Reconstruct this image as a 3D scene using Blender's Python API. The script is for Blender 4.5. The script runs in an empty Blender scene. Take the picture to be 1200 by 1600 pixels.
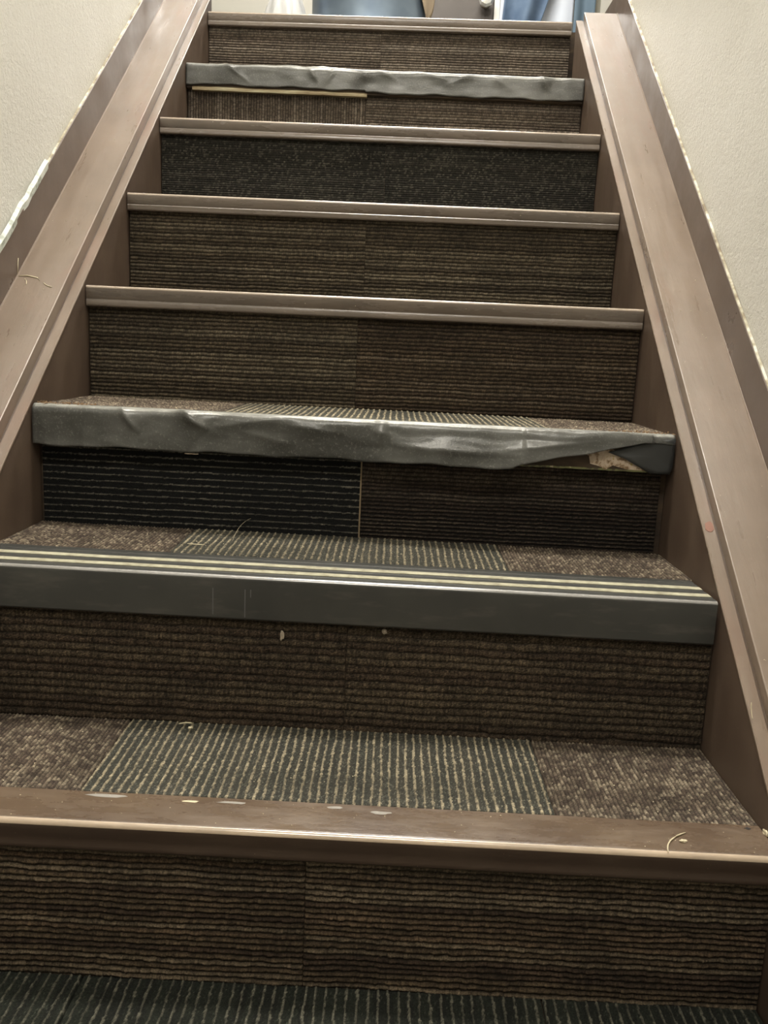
import bpy, math, random
import numpy as np
from mathutils import Matrix, Vector

# ------------------------------------------------------------------ camera, world, lamps, exposure
SC = bpy.context.scene
COL = SC.collection
cam_d = bpy.data.cameras.new('camera')
cam_d.sensor_fit = 'VERTICAL'; cam_d.sensor_height = 24.0
cam_d.lens = 24.0*1334.75/1600.0
cam_d.clip_start = 0.02; cam_d.clip_end = 60
cam = bpy.data.objects.new('camera', cam_d); COL.objects.link(cam)
def cam_matrix(loc, pitch, yaw, roll):
    cy, sy, cp, sp = math.cos(yaw), math.sin(yaw), math.cos(pitch), math.sin(pitch)
    F = Vector((sy*cp, cy*cp, -sp)); R = Vector((cy, -sy, 0)); U = R.cross(F)
    cr, sr = math.cos(roll), math.sin(roll)
    R2 = R*cr + U*sr; U2 = U*cr - R*sr
    m = Matrix.Identity(4)
    for i in range(3):
        m[i][0] = R2[i]; m[i][1] = U2[i]; m[i][2] = -F[i]; m[i][3] = loc[i]
    return m
cam.matrix_world = cam_matrix((0.06114, 0.0, 0.67095), 0.186896, -0.007957, 0.044274)
SC.camera = cam

w = bpy.data.worlds.new('world'); SC.world = w; w.use_nodes = True
w.node_tree.nodes['Background'].inputs[0].default_value = (1.0, 0.93, 0.82, 1)
w.node_tree.nodes['Background'].inputs[1].default_value = 0.05

def lamp(name, loc, rot, sx, sy, power, color):
    d = bpy.data.lights.new(name, 'AREA'); d.shape = 'RECTANGLE'; d.size = sx; d.size_y = sy
    d.energy = power; d.color = color
    o = bpy.data.objects.new(name, d); COL.objects.link(o)
    o.location = loc; o.rotation_euler = rot
    return o
WARM = (1.0, 0.945, 0.855)
lamp('stair_ceiling_lamp', (0.0, 1.35, 3.85), (0, 0, 0), 1.0, 0.35, 78, WARM)
lamp('lower_hall_lamp', (0.0, -0.55, 2.55), (math.radians(22), 0, 0), 0.8, 0.3, 22, WARM)
lamp('landing_lamp', (0.1, 3.7, 3.85), (0, 0, 0), 1.2, 0.5, 80, (1.0, 0.96, 0.89))

vs = SC.view_settings
vs.view_transform = 'Standard'; vs.look = 'None'; vs.gamma = 1.0; vs.exposure = 0.09
vs.use_curve_mapping = False

# ------------------------------------------------------------------ measures
H = 0.474                                   # half width of the flight
ZT = [0.0, 0.1865, 0.3875, 0.5685, 0.758, 0.9485, 1.144, 1.323, 1.523]
TILT = [0.0, -0.004, -0.008, -0.0053, 0.0, 0.001, 0.002, 0.0, 0.0105]
YN = [None] + [0.7885 + 0.23282*(k-1) for k in range(1, 9)] + [0.7885 + 0.23282*8]
XW = 0.583                                  # wall plane
NOS = [None, 0.033, 0.056, 0.057, 0.035, 0.033, 0.034, 0.048, 0.034]
REC = [None, .010, .009, .024, .012, .012, .012, .016, .012]
SEAM = [None, -.010, .013, .014, -.010, -.012, .015, -.043, -.02]
rnd = random.Random(7)

# ------------------------------------------------------------------ helpers
def tag(o, label=None, cat=None, group=None, kind=None):
    if label: o['label'] = label
    if cat: o['category'] = cat
    if group: o['group'] = group
    if kind: o['kind'] = kind
    return o

def link(name, me, mat, parent=None):
    o = bpy.data.objects.new(name, me); COL.objects.link(o)
    if mat is not None: me.materials.append(mat)
    if parent is not None: o.parent = parent
    return o

def empty(name, loc=(0, 0, 0)):
    # world coordinates are baked into the parts, so the empty carries an inverse shift in them
    o = bpy.data.objects.new(name, None); COL.objects.link(o); o.location = loc
    o.empty_display_size = 0.05
    return o

def place(o, root):
    """parent o (built in world coordinates) under root, keeping it where it is"""
    o.parent = root
    l = Vector((0, 0, 0)); p = root
    while p is not None:
        l += p.location; p = p.parent
    o.location = -l
    return o

def mesh_obj(name, verts, faces, mat, root=None, smooth=False, sharp=35):
    me = bpy.data.meshes.new(name)
    me.from_pydata([tuple(map(float, v)) for v in verts], [], faces)
    me.update()
    if smooth:
        me.shade_smooth()
        if sharp: me.set_sharp_from_angle(angle=math.radians(sharp))
    o = link(name, me, mat)
    if root is not None: place(o, root)
    return o

def box(name, x0, x1, y0, y1, z0, z1, mat, root=None, tilt=0.0, bev=0.0):
    vs_ = [(x, y, z + tilt*x) for x in (x0, x1) for y in (y0, y1) for z in (z0, z1)]
    fs = [(0, 1, 3, 2), (4, 6, 7, 5), (0, 4, 5, 1), (2, 3, 7, 6), (0, 2, 6, 4), (1, 5, 7, 3)]
    o = mesh_obj(name, vs_, fs, mat, root)
    if bev:
        m = o.modifiers.new('bevel', 'BEVEL'); m.width = bev; m.segments = 2
    return o

def extrude_x(name, prof, x0, x1, mat, root=None, tilt=0.0, nseg=1, wob=0.0, smooth=True):
    """closed (y, z) profile run along x"""
    n = len(prof); vs_ = []; fs = []
    r = random.Random(hash(name) % 99 + int(prof[0][0]*1000))
    for i in range(nseg+1):
        x = x0 + (x1-x0)*i/nseg
        dy = r.uniform(-wob, wob); dz = r.uniform(-wob, wob)
        for (y, z) in prof: vs_.append((x, y+dy, z + dz + tilt*x))
    for i in range(nseg):
        for j in range(n):
            a = i*n+j; b = i*n+(j+1) % n
            fs.append((a, b, b+n, a+n))
    fs.append(tuple(range(n-1, -1, -1))); fs.append(tuple(range(nseg*n, nseg*n+n)))
    return mesh_obj(name, vs_, fs, mat, root, smooth=smooth)

def arc(cy, cz, r, a0, a1, n):
    return [(cy + r*math.cos(math.radians(a0+(a1-a0)*i/n)), cz + r*math.sin(math.radians(a0+(a1-a0)*i/n))) for i in range(n+1)]

def tube(name, pts, rad, mat, root=None, ns=6):
    pts = [Vector(p) for p in pts]; vs_ = []; fs = []
    for i, p in enumerate(pts):
        t = (pts[min(i+1, len(pts)-1)] - pts[max(i-1, 0)]).normalized()
        a = t.orthogonal().normalized(); b = t.cross(a)
        rr = rad*(0.55 if i in (0, len(pts)-1) else 1.0)
        for k in range(ns):
            an = 2*math.pi*k/ns
            vs_.append(p + (a*math.cos(an) + b*math.sin(an))*rr)
    for i in range(len(pts)-1):
        for k in range(ns):
            fs.append((i*ns+k, i*ns+(k+1) % ns, (i+1)*ns+(k+1) % ns, (i+1)*ns+k))
    fs.append(tuple(range(ns-1, -1, -1))); fs.append(tuple(range((len(pts)-1)*ns, len(pts)*ns)))
    return mesh_obj(name, vs_, fs, mat, root, smooth=True, sharp=0)

# ------------------------------------------------------------------ materials
def M(name):
    m = bpy.data.materials.new(name); m.use_nodes = True
    nt = m.node_tree; b = nt.nodes['Principled BSDF']
    return m, nt, b
def N(nt, typ, **kw):
    n = nt.nodes.new(typ)
    for k, v in kw.items():
        if k in n.inputs: n.inputs[k].default_value = v
        else: setattr(n, k, v)
    return n
def noise(nt, co, scale, detail=3, rough=.55, stretch=None):
    if stretch:
        mp = N(nt, 'ShaderNodeMapping'); mp.inputs['Scale'].default_value = stretch
        nt.links.new(co, mp.inputs['Vector']); co = mp.outputs[0]
    n = N(nt, 'ShaderNodeTexNoise'); n.inputs['Scale'].default_value = scale
    n.inputs['Detail'].default_value = detail; n.inputs['Roughness'].default_value = rough
    nt.links.new(co, n.inputs['Vector']); return n.outputs['Fac']
def ramp(nt, fac, stops):
    r = N(nt, 'ShaderNodeValToRGB'); e = r.color_ramp.elements
    while len(e) < len(stops): e.new(.5)
    for i, (p, c) in enumerate(stops):
        e[i].position = p; e[i].color = (*c, 1) if len(c) == 3 else c
    nt.links.new(fac, r.inputs[0]); return r.outputs[0]
def mix(nt, fac, a, b):
    n = N(nt, 'ShaderNodeMix', data_type='RGBA')
    for s, v in ((0, fac), (6, a), (7, b)):
        if hasattr(v, 'links') or hasattr(v, 'is_linked'): nt.links.new(v, n.inputs[s])
        else: n.inputs[s].default_value = v if s == 0 else (*v, 1)
    return n.outputs[2]
def bump(nt, b, h, strength, dist):
    n = N(nt, 'ShaderNodeBump'); n.inputs['Strength'].default_value = strength; n.inputs['Distance'].default_value = dist
    nt.links.new(h, n.inputs['Height']); nt.links.new(n.outputs[0], b.inputs['Normal']); return n
def coords(nt):
    # world-metre coordinates: every part keeps its mesh in world space
    return N(nt, 'ShaderNodeTexCoord').outputs['Object']
def grey(v): return (v, v, v)

def paint_mat(name, base, rough, worn, grain=(1, 1, 1), spec=.5, rubbed=.35):
    m, nt, b = M(name); co = coords(nt)
    big = noise(nt, co, 9, 4); fine = noise(nt, co, 55, 5, .65, grain)
    sp = noise(nt, co, 420, 2, .6)
    c = mix(nt, ramp(nt, big, [(.35, grey(0)), (.72, grey(rubbed))]), base, worn)
    c = mix(nt, ramp(nt, fine, [(.5, grey(0)), (.8, grey(.35))]), c, worn)
    c = mix(nt, ramp(nt, sp, [(.74, grey(0)), (.80, grey(.75))]), c, (.42, .34, .26))
    nt.links.new(c, b.inputs['Base Color'])
    rr = ramp(nt, fine, [(.3, grey(rough-.08)), (.75, grey(rough+.14))])
    nt.links.new(rr, b.inputs['Roughness'])
    b.inputs['Specular IOR Level'].default_value = spec
    bump(nt, b, fine, .35, .0012)
    return m
SL = math.atan(.832)
BROWN = (.105, .064, .046)
WORN = (.20, .135, .10)
m_board = paint_mat('brown_gloss_paint', (.098, .067, .050), .34, (.17, .125, .095), (1, .18, .18))
m_string = paint_mat('shaded_brown_stringer_paint', (.064, .044, .032), .36, (.120, .085, .060), (1, .5, .12), .5, .45)  # skirting's brown paint, darkened: shade of the inner faces put into the colour
m_nosing = paint_mat('brown_nosing_paint', (.108, .086, .068), .24, (.20, .155, .12), (.12, 1, 1), .7)
m_nosing_big = paint_mat('worn_brown_nosing_paint', (.098, .066, .044), .27, (.20, .145, .095), (.3, 1, 1), .7, .6)
def gloss(name, c, rough, c2=None):
    m, nt, b = M(name); co = coords(nt)
    n_ = noise(nt, co, 60, 4, .65, (.25, 1, 1))
    cc = mix(nt, ramp(nt, n_, [(.35, grey(0)), (.65, grey(1))]), c, c2 or tuple(v*1.4 for v in c))
    nt.links.new(cc, b.inputs['Base Color']); nt.links.new(ramp(nt, n_, [(.3, grey(rough-.05)), (.7, grey(rough+.06))]), b.inputs['Roughness'])
    b.inputs['Specular IOR Level'].default_value = 1.0; b.inputs['Coat Weight'].default_value = .6; b.inputs['Coat Roughness'].default_value = .16
    return m
def redden(m, c):
    nt = m.node_tree; b = nt.nodes['Principled BSDF']; src = b.inputs['Base Color'].links[0].from_socket
    n_ = noise(nt, coords(nt), 7, 4, .6, (2.2, .55, .55))
    nt.links.new(mix(nt, ramp(nt, n_, [(.55, grey(0)), (.72, grey(.55))]), src, c), b.inputs['Base Color'])
m_edge_hl = gloss('nosing_edge_highlight', (.27, .21, .155), .24)  # highlight line on the rounded edge, painted as a lighter glossy colour
m_edge_hl_big = gloss('wide_nosing_edge_highlight', (.36, .28, .20), .20)  # brighter painted highlight for the bottom nosing's edge
m_front = paint_mat('dark_brown_front_paint', (.052, .035, .025), .36, (.11, .08, .055), (.2, 1, 1), .4, .2)  # darker brown for the front faces of the bottom nosing
m_edge_hl_vinyl = gloss('vinyl_edge_highlight', (.16, .155, .145), .20)  # vinyl edge highlight, put in as a paler base colour
m_cap = paint_mat('brown_cap_paint', (.165, .124, .092), .33, (.25, .19, .145), (1, .12, .12), .7, .5)

redden(m_cap, (.20, .115, .085))
# wall: cream roller-textured paint
m_wall, nt, b = M('cream_stipple_wall'); co = coords(nt)
st = noise(nt, co, 330, 4, .7); lo = noise(nt, co, 3.0, 3); md = noise(nt, co, 110, 2)
c = mix(nt, ramp(nt, lo, [(.3, grey(0)), (.7, grey(1))]), (.70, .685, .63), (.77, .76, .71))
nt.links.new(c, b.inputs['Base Color']); b.inputs['Roughness'].default_value = .30
ad = N(nt, 'ShaderNodeMath', operation='ADD'); nt.links.new(st, ad.inputs[0]); nt.links.new(md, ad.inputs[1])
bump(nt, b, ad.outputs[0], .6, .0024)
m_plain, nt, b = M('cream_hall_paint'); b.inputs['Base Color'].default_value = (.50, .485, .43, 1); b.inputs['Roughness'].default_value = .6
m_ceil, nt, b = M('white_ceiling_paint'); b.inputs['Base Color'].default_value = (.75, .73, .68, 1); b.inputs['Roughness'].default_value = .8

m_caulk, nt, b = M('flaking_caulk'); co = coords(nt)
c = ramp(nt, noise(nt, co, 40, 3), [(.35, (.17, .13, .07)), (.5, (.36, .33, .23)), (.64, (.62, .60, .52))])
nt.links.new(c, b.inputs['Base Color']); b.inputs['Roughness'].default_value = .6

m_plaster, nt, b = M('broken_plaster'); co = coords(nt)
c = ramp(nt, noise(nt, co, 60, 4), [(.35, (.30, .33, .28)), (.5, (.56, .60, .55)), (.65, (.68, .70, .66))]); nt.links.new(c, b.inputs['Base Color'])
# carpet: yarn colours come with the mesh
m_carpet, nt, b = M('loop_pile_carpet'); co = coords(nt)
at = N(nt, 'ShaderNodeAttribute', attribute_name='yarn')
fz = noise(nt, co, 620, 3, .75); fz2 = noise(nt, co, 330, 2, .6)
v = ramp(nt, fz, [(.3, grey(.3)), (.7, grey(1.75))])
mm = N(nt, 'ShaderNodeMix', data_type='RGBA', blend_type='MULTIPLY'); mm.inputs[0].default_value = 1
nt.links.new(at.outputs['Color'], mm.inputs[6]); nt.links.new(v, mm.inputs[7])
nt.links.new(mm.outputs[2], b.inputs['Base Color'])
b.inputs['Roughness'].default_value = .9; b.inputs['Specular IOR Level'].default_value = .25
ad = N(nt, 'ShaderNodeMath', operation='ADD'); nt.links.new(fz, ad.inputs[0]); nt.links.new(fz2, ad.inputs[1])
bump(nt, b, ad.outputs[0], .8, .0015)

# duct tape
m_tape, nt, b = M('grey_cloth_tape'); co = coords(nt)
n1 = noise(nt, co, 9, 3); n2 = noise(nt, co, 300, 3, .7)
c = mix(nt, ramp(nt, n1, [(.35, grey(0)), (.7, grey(1))]), (.058, .058, .053), (.160, .161, .152))
c = mix(nt, ramp(nt, n2, [(.55, grey(0)), (.75, grey(.6))]), c, (.27, .27, .25))
wa = N(nt, 'ShaderNodeAttribute', attribute_name='edge_hl'); wm = N(nt, 'ShaderNodeMath', operation='MULTIPLY')  # highlight along the rolled top edge of the tape, painted into its colour
nt.links.new(wa.outputs['Fac'], wm.inputs[0]); nt.links.new(ramp(nt, noise(nt, co, 120, 4, .7, (.3, 1, 1)), [(.3, grey(.35)), (.6, grey(1))]), wm.inputs[1])
c = mix(nt, wm.outputs[0], c, (.42, .42, .38))
nt.links.new(c, b.inputs['Base Color']); b.inputs['Roughness'].default_value = .29
b.inputs['Metallic'].default_value = .25
bump(nt, b, n2, .35, .0008)
m_tape_under, nt, b = M('dark_tape_underside'); b.inputs['Base Color'].default_value = (.032, .034, .034, 1); b.inputs['Roughness'].default_value = .5

# vinyl nosing
m_vinyl, nt, b = M('charcoal_vinyl'); co = coords(nt)
n1 = noise(nt, co, 8, 4); n2 = noise(nt, co, 70, 3, .6, (.25, 1, 1))
c = mix(nt, ramp(nt, n1, [(.35, grey(0)), (.7, grey(1))]), (.040, .041, .038), (.060, .060, .054))
c = mix(nt, ramp(nt, n2, [(.55, grey(0)), (.8, grey(.5))]), c, (.12, .11, .095))
nt.links.new(c, b.inputs['Base Color']); b.inputs['Roughness'].default_value = .36
bump(nt, b, n2, .1, .0006)
m_inlay, nt, b = M('cream_grit_strip'); co = coords(nt)
c = ramp(nt, noise(nt, co, 60, 4), [(.3, (.24, .22, .15)), (.6, (.42, .40, .29))])
nt.links.new(c, b.inputs['Base Color']); b.inputs['Roughness'].default_value = .7

m_wood, nt, b = M('bare_plywood_edge'); co = coords(nt)
c = ramp(nt, noise(nt, co, 25, 4, .6, (.35, 1, 2)), [(.35, (.11, .07, .035)), (.5, (.23, .18, .10)), (.65, (.33, .30, .19))])
nt.links.new(c, b.inputs['Base Color']); b.inputs['Roughness'].default_value = .75
m_oldwood, nt, b = M('old_dark_wood'); co = coords(nt)
c = ramp(nt, noise(nt, co, 40, 4, .6, (.3, 1, 1)), [(.35, (.022, .014, .008)), (.6, (.06, .038, .02)), (.75, (.10, .075, .03))])
nt.links.new(c, b.inputs['Base Color']); b.inputs['Roughness'].default_value = .8
def flat(name, c, r=.6, metal=0.0):
    m, nt, b = M(name); b.inputs['Base Color'].default_value = (*c, 1); b.inputs['Roughness'].default_value = r
    b.inputs['Metallic'].default_value = metal
    return m
m_chip, nt, b = M('pale_paint_chip'); co = coords(nt)
c = ramp(nt, noise(nt, co, 110, 4, .6), [(.40, (.16, .10, .05)), (.47, (.40, .31, .22)), (.6, (.46, .37, .29)), (.68, (.30, .22, .07))]); nt.links.new(c, b.inputs['Base Color'])
m_green, nt, b = M('green_old_paint'); co = coords(nt)
c = ramp(nt, noise(nt, co, 90, 4, .6), [(.42, (.055, .04, .02)), (.5, (.12, .12, .045)), (.6, (.14, .14, .05)), (.68, (.42, .36, .25))]); nt.links.new(c, b.inputs['Base Color'])
m_lint = flat('pale_lint', (.62, .55, .38)); m_redchip = flat('bare_red_wood', (.25, .125, .09))
m_scuff = flat('grey_scuff', (.30, .28, .25)); m_hole = flat('dark_hole', (.01, .01, .01))
m_scuff_v = flat('pale_rubber_scuff', (.12, .12, .12)); m_fray = flat('frayed_tan_yarn', (.22, .14, .075), .9)
m_seam = flat('jute_seam_thread', (.20, .15, .09), .9)
m_fluff = flat('grey_fluff', (.33, .28, .21), .9)

# ------------------------------------------------------------------ setting
def structure(o): o['kind'] = 'structure'; return o
LY = YN[8]                                   # landing edge
fl = structure(box('floor', -XW, XW, -2.0, YN[1]+.03, -.06, -.004, m_oldwood))
land = structure(box('floor', -1.6, 1.7, LY+.05, 5.05, 1.40, 1.520, m_oldwood))
WY = 2.62
structure(box('wall_left', -XW-.1, -XW, -2.0, WY, -.06, 3.95, m_wall))
structure(box('wall_right', XW, XW+.1, -2.0, WY, -.06, 3.95, m_wall))
structure(box('wall_back', -1.7, 1.8, 5.0, 5.1, 1.40, 3.95, m_plain))
structure(box('wall_front', -XW-.1, XW+.1, -2.1, -2.0, -.06, 3.95, m_plain))
structure(box('wall_hall_left', -1.7, -1.6, WY, 5.0, 1.40, 3.95, m_plain))
structure(box('wall_hall_right', 1.7, 1.8, WY, 5.0, 1.40, 3.95, m_plain))
structure(box('wall_hall_corner_left', -1.7, -XW-.1, WY-.1, WY, 1.40, 3.95, m_plain))
structure(box('wall_hall_corner_right', XW+.1, 1.8, WY-.1, WY, 1.40, 3.95, m_plain))
structure(box('ceiling', -1.7, 1.8, -2.1, 5.1, 3.95, 4.0, m_ceil))

def edge_faces(o, mat, test):
    if mat: o.data.materials.append(mat)
    for p_ in o.data.polygons:
        if len(p_.vertices) == 4 and test(p_): p_.material_index = 1
# ------------------------------------------------------------------ carpet tiles
def vnoise(u, v, su, sv, seed):
    """smooth value noise, cell su x sv"""
    r = np.random.RandomState(seed)
    U = u/su; V = v/sv
    ui = np.floor(U).astype(int); vi = np.floor(V).astype(int)
    fu = U-ui; fv = V-vi; fu = fu*fu*(3-2*fu); fv = fv*fv*(3-2*fv)
    ui -= ui.min(); vi -= vi.min()
    T = r.rand(ui.max()+2, vi.max()+2)
    return (T[ui, vi]*(1-fu)*(1-fv) + T[ui+1, vi]*fu*(1-fv) + T[ui, vi+1]*(1-fu)*fv + T[ui+1, vi+1]*fu*fv)

STYLES = {
 # pitch, pile height, backing colour, list of (yarn colour, weight), loop length, row waver, groove power
 'brown':  dict(p=.0068, h=.0034, back=(.007, .005, .003), yarns=[((.120, .086, .052), 3), ((.190, .146, .096), 3), ((.085, .058, .037), 2), ((.150, .104, .064), 2)], loop=.0042, wav=.0013, pw=1.4, k=.72),
 'olive':  dict(p=.0066, h=.0034, back=(.007, .005, .003), yarns=[((.150, .118, .078), 3), ((.215, .176, .122), 3), ((.105, .082, .054), 2)], loop=.0042, wav=.0010, pw=1.2, k=.66),
 'dark':   dict(p=.0066, h=.0034, back=(.007, .005, .003), yarns=[((.135, .098, .062), 3), ((.190, .145, .100), 2), ((.100, .070, .045), 2)], loop=.0042, wav=.0010, pw=1.2, k=.62),
 'fade':   dict(p=.0060, h=.0030, back=(.006, .004, .003), yarns=[((.105, .078, .056), 3), ((.135, .104, .076), 2), ((.085, .060, .042), 2)], loop=.0040, wav=.0008, pw=1.2, k=.62, fade=1),
 'band':   dict(p=.0102, h=.0032, back=(.005, .003, .002), yarns=[((.125, .094, .060), 3), ((.105, .075, .048), 3), ((.140, .106, .068), 1)], loop=.0026, wav=.0013, pw=.62, rag=1.3, k=.56),
 'lined':  dict(p=.0100, h=.0030, back=(.004, .005, .005), yarns=[((.008, .0085, .0085), 1)], line=(.150, .140, .115), lw=.10, loop=.0035, wav=.0007, pw=.5),
 'stripe': dict(p=.0098, h=.0032, back=(.028, .029, .025), yarns=[((.058, .056, .045), 1), ((.050, .050, .041), 1)], line=(.37, .32, .22), lw=.13, loop=.0040, wav=.0010, pw=.5, fleck=.16, k=.80),
 'floor':  dict(p=.0110, h=.0030, back=(.014, .016, .012), yarns=[((.026, .030, .022), 1), ((.021, .023, .018), 1)], line=(.19, .185, .14), lw=.10, loop=.0060, wav=.0012, pw=.5, fleck=.06),
 'multi':  dict(p=.0048, h=.0028, back=(.016, .012, .009), yarns=[((.19, .150, .110), 3), ((.33, .275, .200), 2), ((.115, .086, .066), 3)], loop=.0033, wav=.0008, pw=1.0, k=.84),
 'speck':  dict(p=.0046, h=.0018, back=(.020, .019, .015), yarns=[((.046, .042, .033), 3), ((.066, .060, .048), 2)], loop=.0040, wav=.0006, pw=.9, salt=.22, k=.66),
 'grey':   dict(p=.0064, h=.0028, back=(.018, .014, .011), yarns=[((.175, .142, .110), 2), ((.225, .188, .150), 2), ((.145, .116, .090), 2)], loop=.0044, wav=.0007, pw=1.0, k=.92),
 'hidden': dict(p=.02, h=.002, back=(.03, .03, .02), yarns=[((.06, .05, .04), 1)], loop=.01, wav=.001, pw=.8),
}
def carpet(name, kind, x0, x1, a0, a1, level, style, root, across, seed, tilt=0.0, res=(.0017, .0011), label=None, slope=0.0):
    """kind 'riser': plane y = level, a is z.  kind 'tread': plane z = level, a is y.
       across: the axis ('x' or 'a') ACROSS the rows of loops"""
    S = STYLES[style]; g = .0003
    x0 += g; x1 -= g
    L = (x1-x0); A = (a1-a0)
    rx, ra = (res[1], res[0]) if across == 'x' else (res[0], res[1])
    nx = max(2, int(L/rx)); na = max(2, int(A/ra))
    xs = np.linspace(x0, x1, nx+1); as_ = np.linspace(a0, a1, na+1)
    X, Aa = np.meshgrid(xs, as_, indexing='ij')
    if across == 'x': u, v = X, Aa
    else: u, v = Aa, X
    v = v + seed*.013
    uu = u + S['wav']*(vnoise(v, u, .05, .02, seed)-.5)*2 + S['wav']*.5*(vnoise(v, u, .008, .008, seed+1)-.5)*2 + S['wav']*.55*(vnoise(v, u, .0035, .0045, seed+31)-.5)*2
    P = S['p']; r = uu/P; row = np.floor(r).astype(int); f = r-row
    row = row-row.min()
    rs = np.random.RandomState(seed+5); nr = row.max()+1
    wts = np.array([y[1] for y in S['yarns']], float); wts /= wts.sum()
    ys = np.array([y[0] for y in S['yarns']])
    pick = rs.choice(len(ys), size=nr, p=wts)
    if style == 'multi' or style == 'grey': pick2 = rs.choice(len(ys), size=(nr, 4000), p=wts)
    # loops along the row
    ph = rs.rand(nr)[row]
    lp = v/S['loop'] + ph*7 + .8*(vnoise(v, u, .012, .012, seed+2)-.5)
    li = np.floor(lp).astype(int); li -= li.min(); lf = lp-np.floor(lp)
    bead = np.sin(np.pi*lf)**.6
    jit = rs.rand(nr, li.max()+1)[row, li]
    hh = rs.rand(nr)[row]
    prof = np.maximum(np.sin(np.pi*f), 0)**S['pw']
    patch = vnoise(v, u, .05, .03, seed+3)
    height = prof*(.52 + .30*bead + .22*(jit-.5) + .18*(hh-.5) + .25*(patch-.5))
    if 'line' in S:
        c0 = .5; d = np.abs(f-c0)
        isl = d < S['lw']*(.72+.5*jit)
        flatp = .45 + .20*np.minimum(1, np.sin(np.pi*((f*3) % 1))) + .15*(jit-.5)
        height = np.where(isl, .72 + .30*bead*np.cos(np.pi*d/(2*S['lw']+1e-6)*.8) + .2*(jit-.5), flatp)
        base = ys[pick][row]
        if 'fleck' in S: base = base*(1+1.6*(rs.rand(*base.shape[:2]) < S['fleck'])[..., None]*rs.rand(*base.shape[:2])[..., None]*1.6)
        worn = (.65 + .7*vnoise(v, u, .02, .3, seed+9))
        col = np.where(isl[..., None], np.array(S['line'])*(.55+.75*jit*bead)[..., None]*worn[..., None], base)
    else:
        if style == 'multi': base = ys[pick2[row, np.minimum(li//2, 3999)]]
        else: base = ys[pick][row]
        # neighbouring rows drift in tone as the yarn does
        k = np.clip(prof, 0, 1)**.7
        col = base*(.60+.62*jit)[..., None]*(.55+.5*bead)[..., None]*(.78+.44*patch)[..., None]
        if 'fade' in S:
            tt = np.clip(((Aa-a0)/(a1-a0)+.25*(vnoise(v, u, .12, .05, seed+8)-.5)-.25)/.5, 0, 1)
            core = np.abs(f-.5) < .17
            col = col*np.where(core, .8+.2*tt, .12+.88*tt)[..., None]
        col = np.array(S['back'])*(1-k[..., None]) + col*k[..., None]
        if 'salt' in S:
            s = rs.rand(nr, li.max()+1)[row, li] < S['salt']
            col = np.where((s & (prof > .5))[..., None], np.array((.105, .098, .078)), col)
    if 'rag' in S: col = col*(1-S['rag']*.5+S['rag']*rs.rand(*col.shape[:2]))[..., None]
    big = vnoise(v, u, .16, .09, seed+4)
    col = col*(.85+.3*big)[..., None]*S.get('k', .62)
    hz = height*S['h']
    hz[0, :] = -.003; hz[-1, :] = -.003; hz[:, 0] = -.003; hz[:, -1] = -.003
    if kind == 'riser': hz[0, :] = hz[1, :]*.35; hz[-1, :] = hz[-2, :]*.35; hz[:, 0] = -.003; hz[:, -1] = -.003
    if kind == 'riser':
        Y = level - hz + slope*(Aa-a1); Z = Aa + tilt*X
    else:
        Y = Aa; Z = level + hz + tilt*X
    n = (nx+1)*(na+1)
    cov = np.stack([X, Y, Z], -1).reshape(-1, 3).astype(np.float32)
    idx = np.arange(n).reshape(nx+1, na+1)
    if kind == 'riser': q = np.stack([idx[:-1, :-1], idx[1:, :-1], idx[1:, 1:], idx[:-1, 1:]], -1)
    else: q = np.stack([idx[:-1, :-1], idx[1:, :-1], idx[1:, 1:], idx[:-1, 1:]], -1)
    q = q.reshape(-1, 4).astype(np.int32)
    me = bpy.data.meshes.new(name)
    me.vertices.add(n); me.vertices.foreach_set('co', cov.ravel())
    me.loops.add(q.size); me.loops.foreach_set('vertex_index', q.ravel())
    me.polygons.add(len(q)); me.polygons.foreach_set('loop_start', np.arange(0, q.size, 4, dtype=np.int32))
    me.polygons.foreach_set('loop_total', np.full(len(q), 4, dtype=np.int32))
    me.update(calc_edges=True); me.shade_smooth()
    ca = me.color_attributes.new('yarn', 'FLOAT_COLOR', 'POINT')
    rgba = np.ones((n, 4), np.float32); rgba[:, :3] = np.clip(col, 0, 1).reshape(-1, 3)
    ca.data.foreach_set('color', rgba.ravel())
    o = link(name, me, m_carpet); place(o, root)
    if label: o['label'] = label
    return o

# ------------------------------------------------------------------ nosings
def small_nosing(k, root):
    """moulded strip: rounded top edge, flat face, groove, lower lip"""
    y = YN[k]; z = ZT[k]; t = NOS[k]
    s = t/.034
    p = [(y+.045, z)] + arc(y+.004, z-.004, .004, 90, 180, 5)
    p += [(y-.0002, z-.008), (y+.0006, z-.019*s), (y+.0016, z-.0215*s), (y+.0002, z-.0235*s)]
    p += [(y+.0002, z-.031*s)] + arc(y+.003, z-t+.003, .003, 180, 270, 3) + [(y+.012, z-t), (y+.012, z-.012), (y+.045, z-.012)]
    L = -H+.001; R_ = H-.001
    o = extrude_x('nosing', p, L, R_, m_nosing, root, TILT[k])
    edge_faces(o, m_edge_hl, lambda q: q.normal.y < -.12 and q.normal.z > .12 and q.center.z > z-.006+TILT[k]*q.center.x)
    return o

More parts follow.
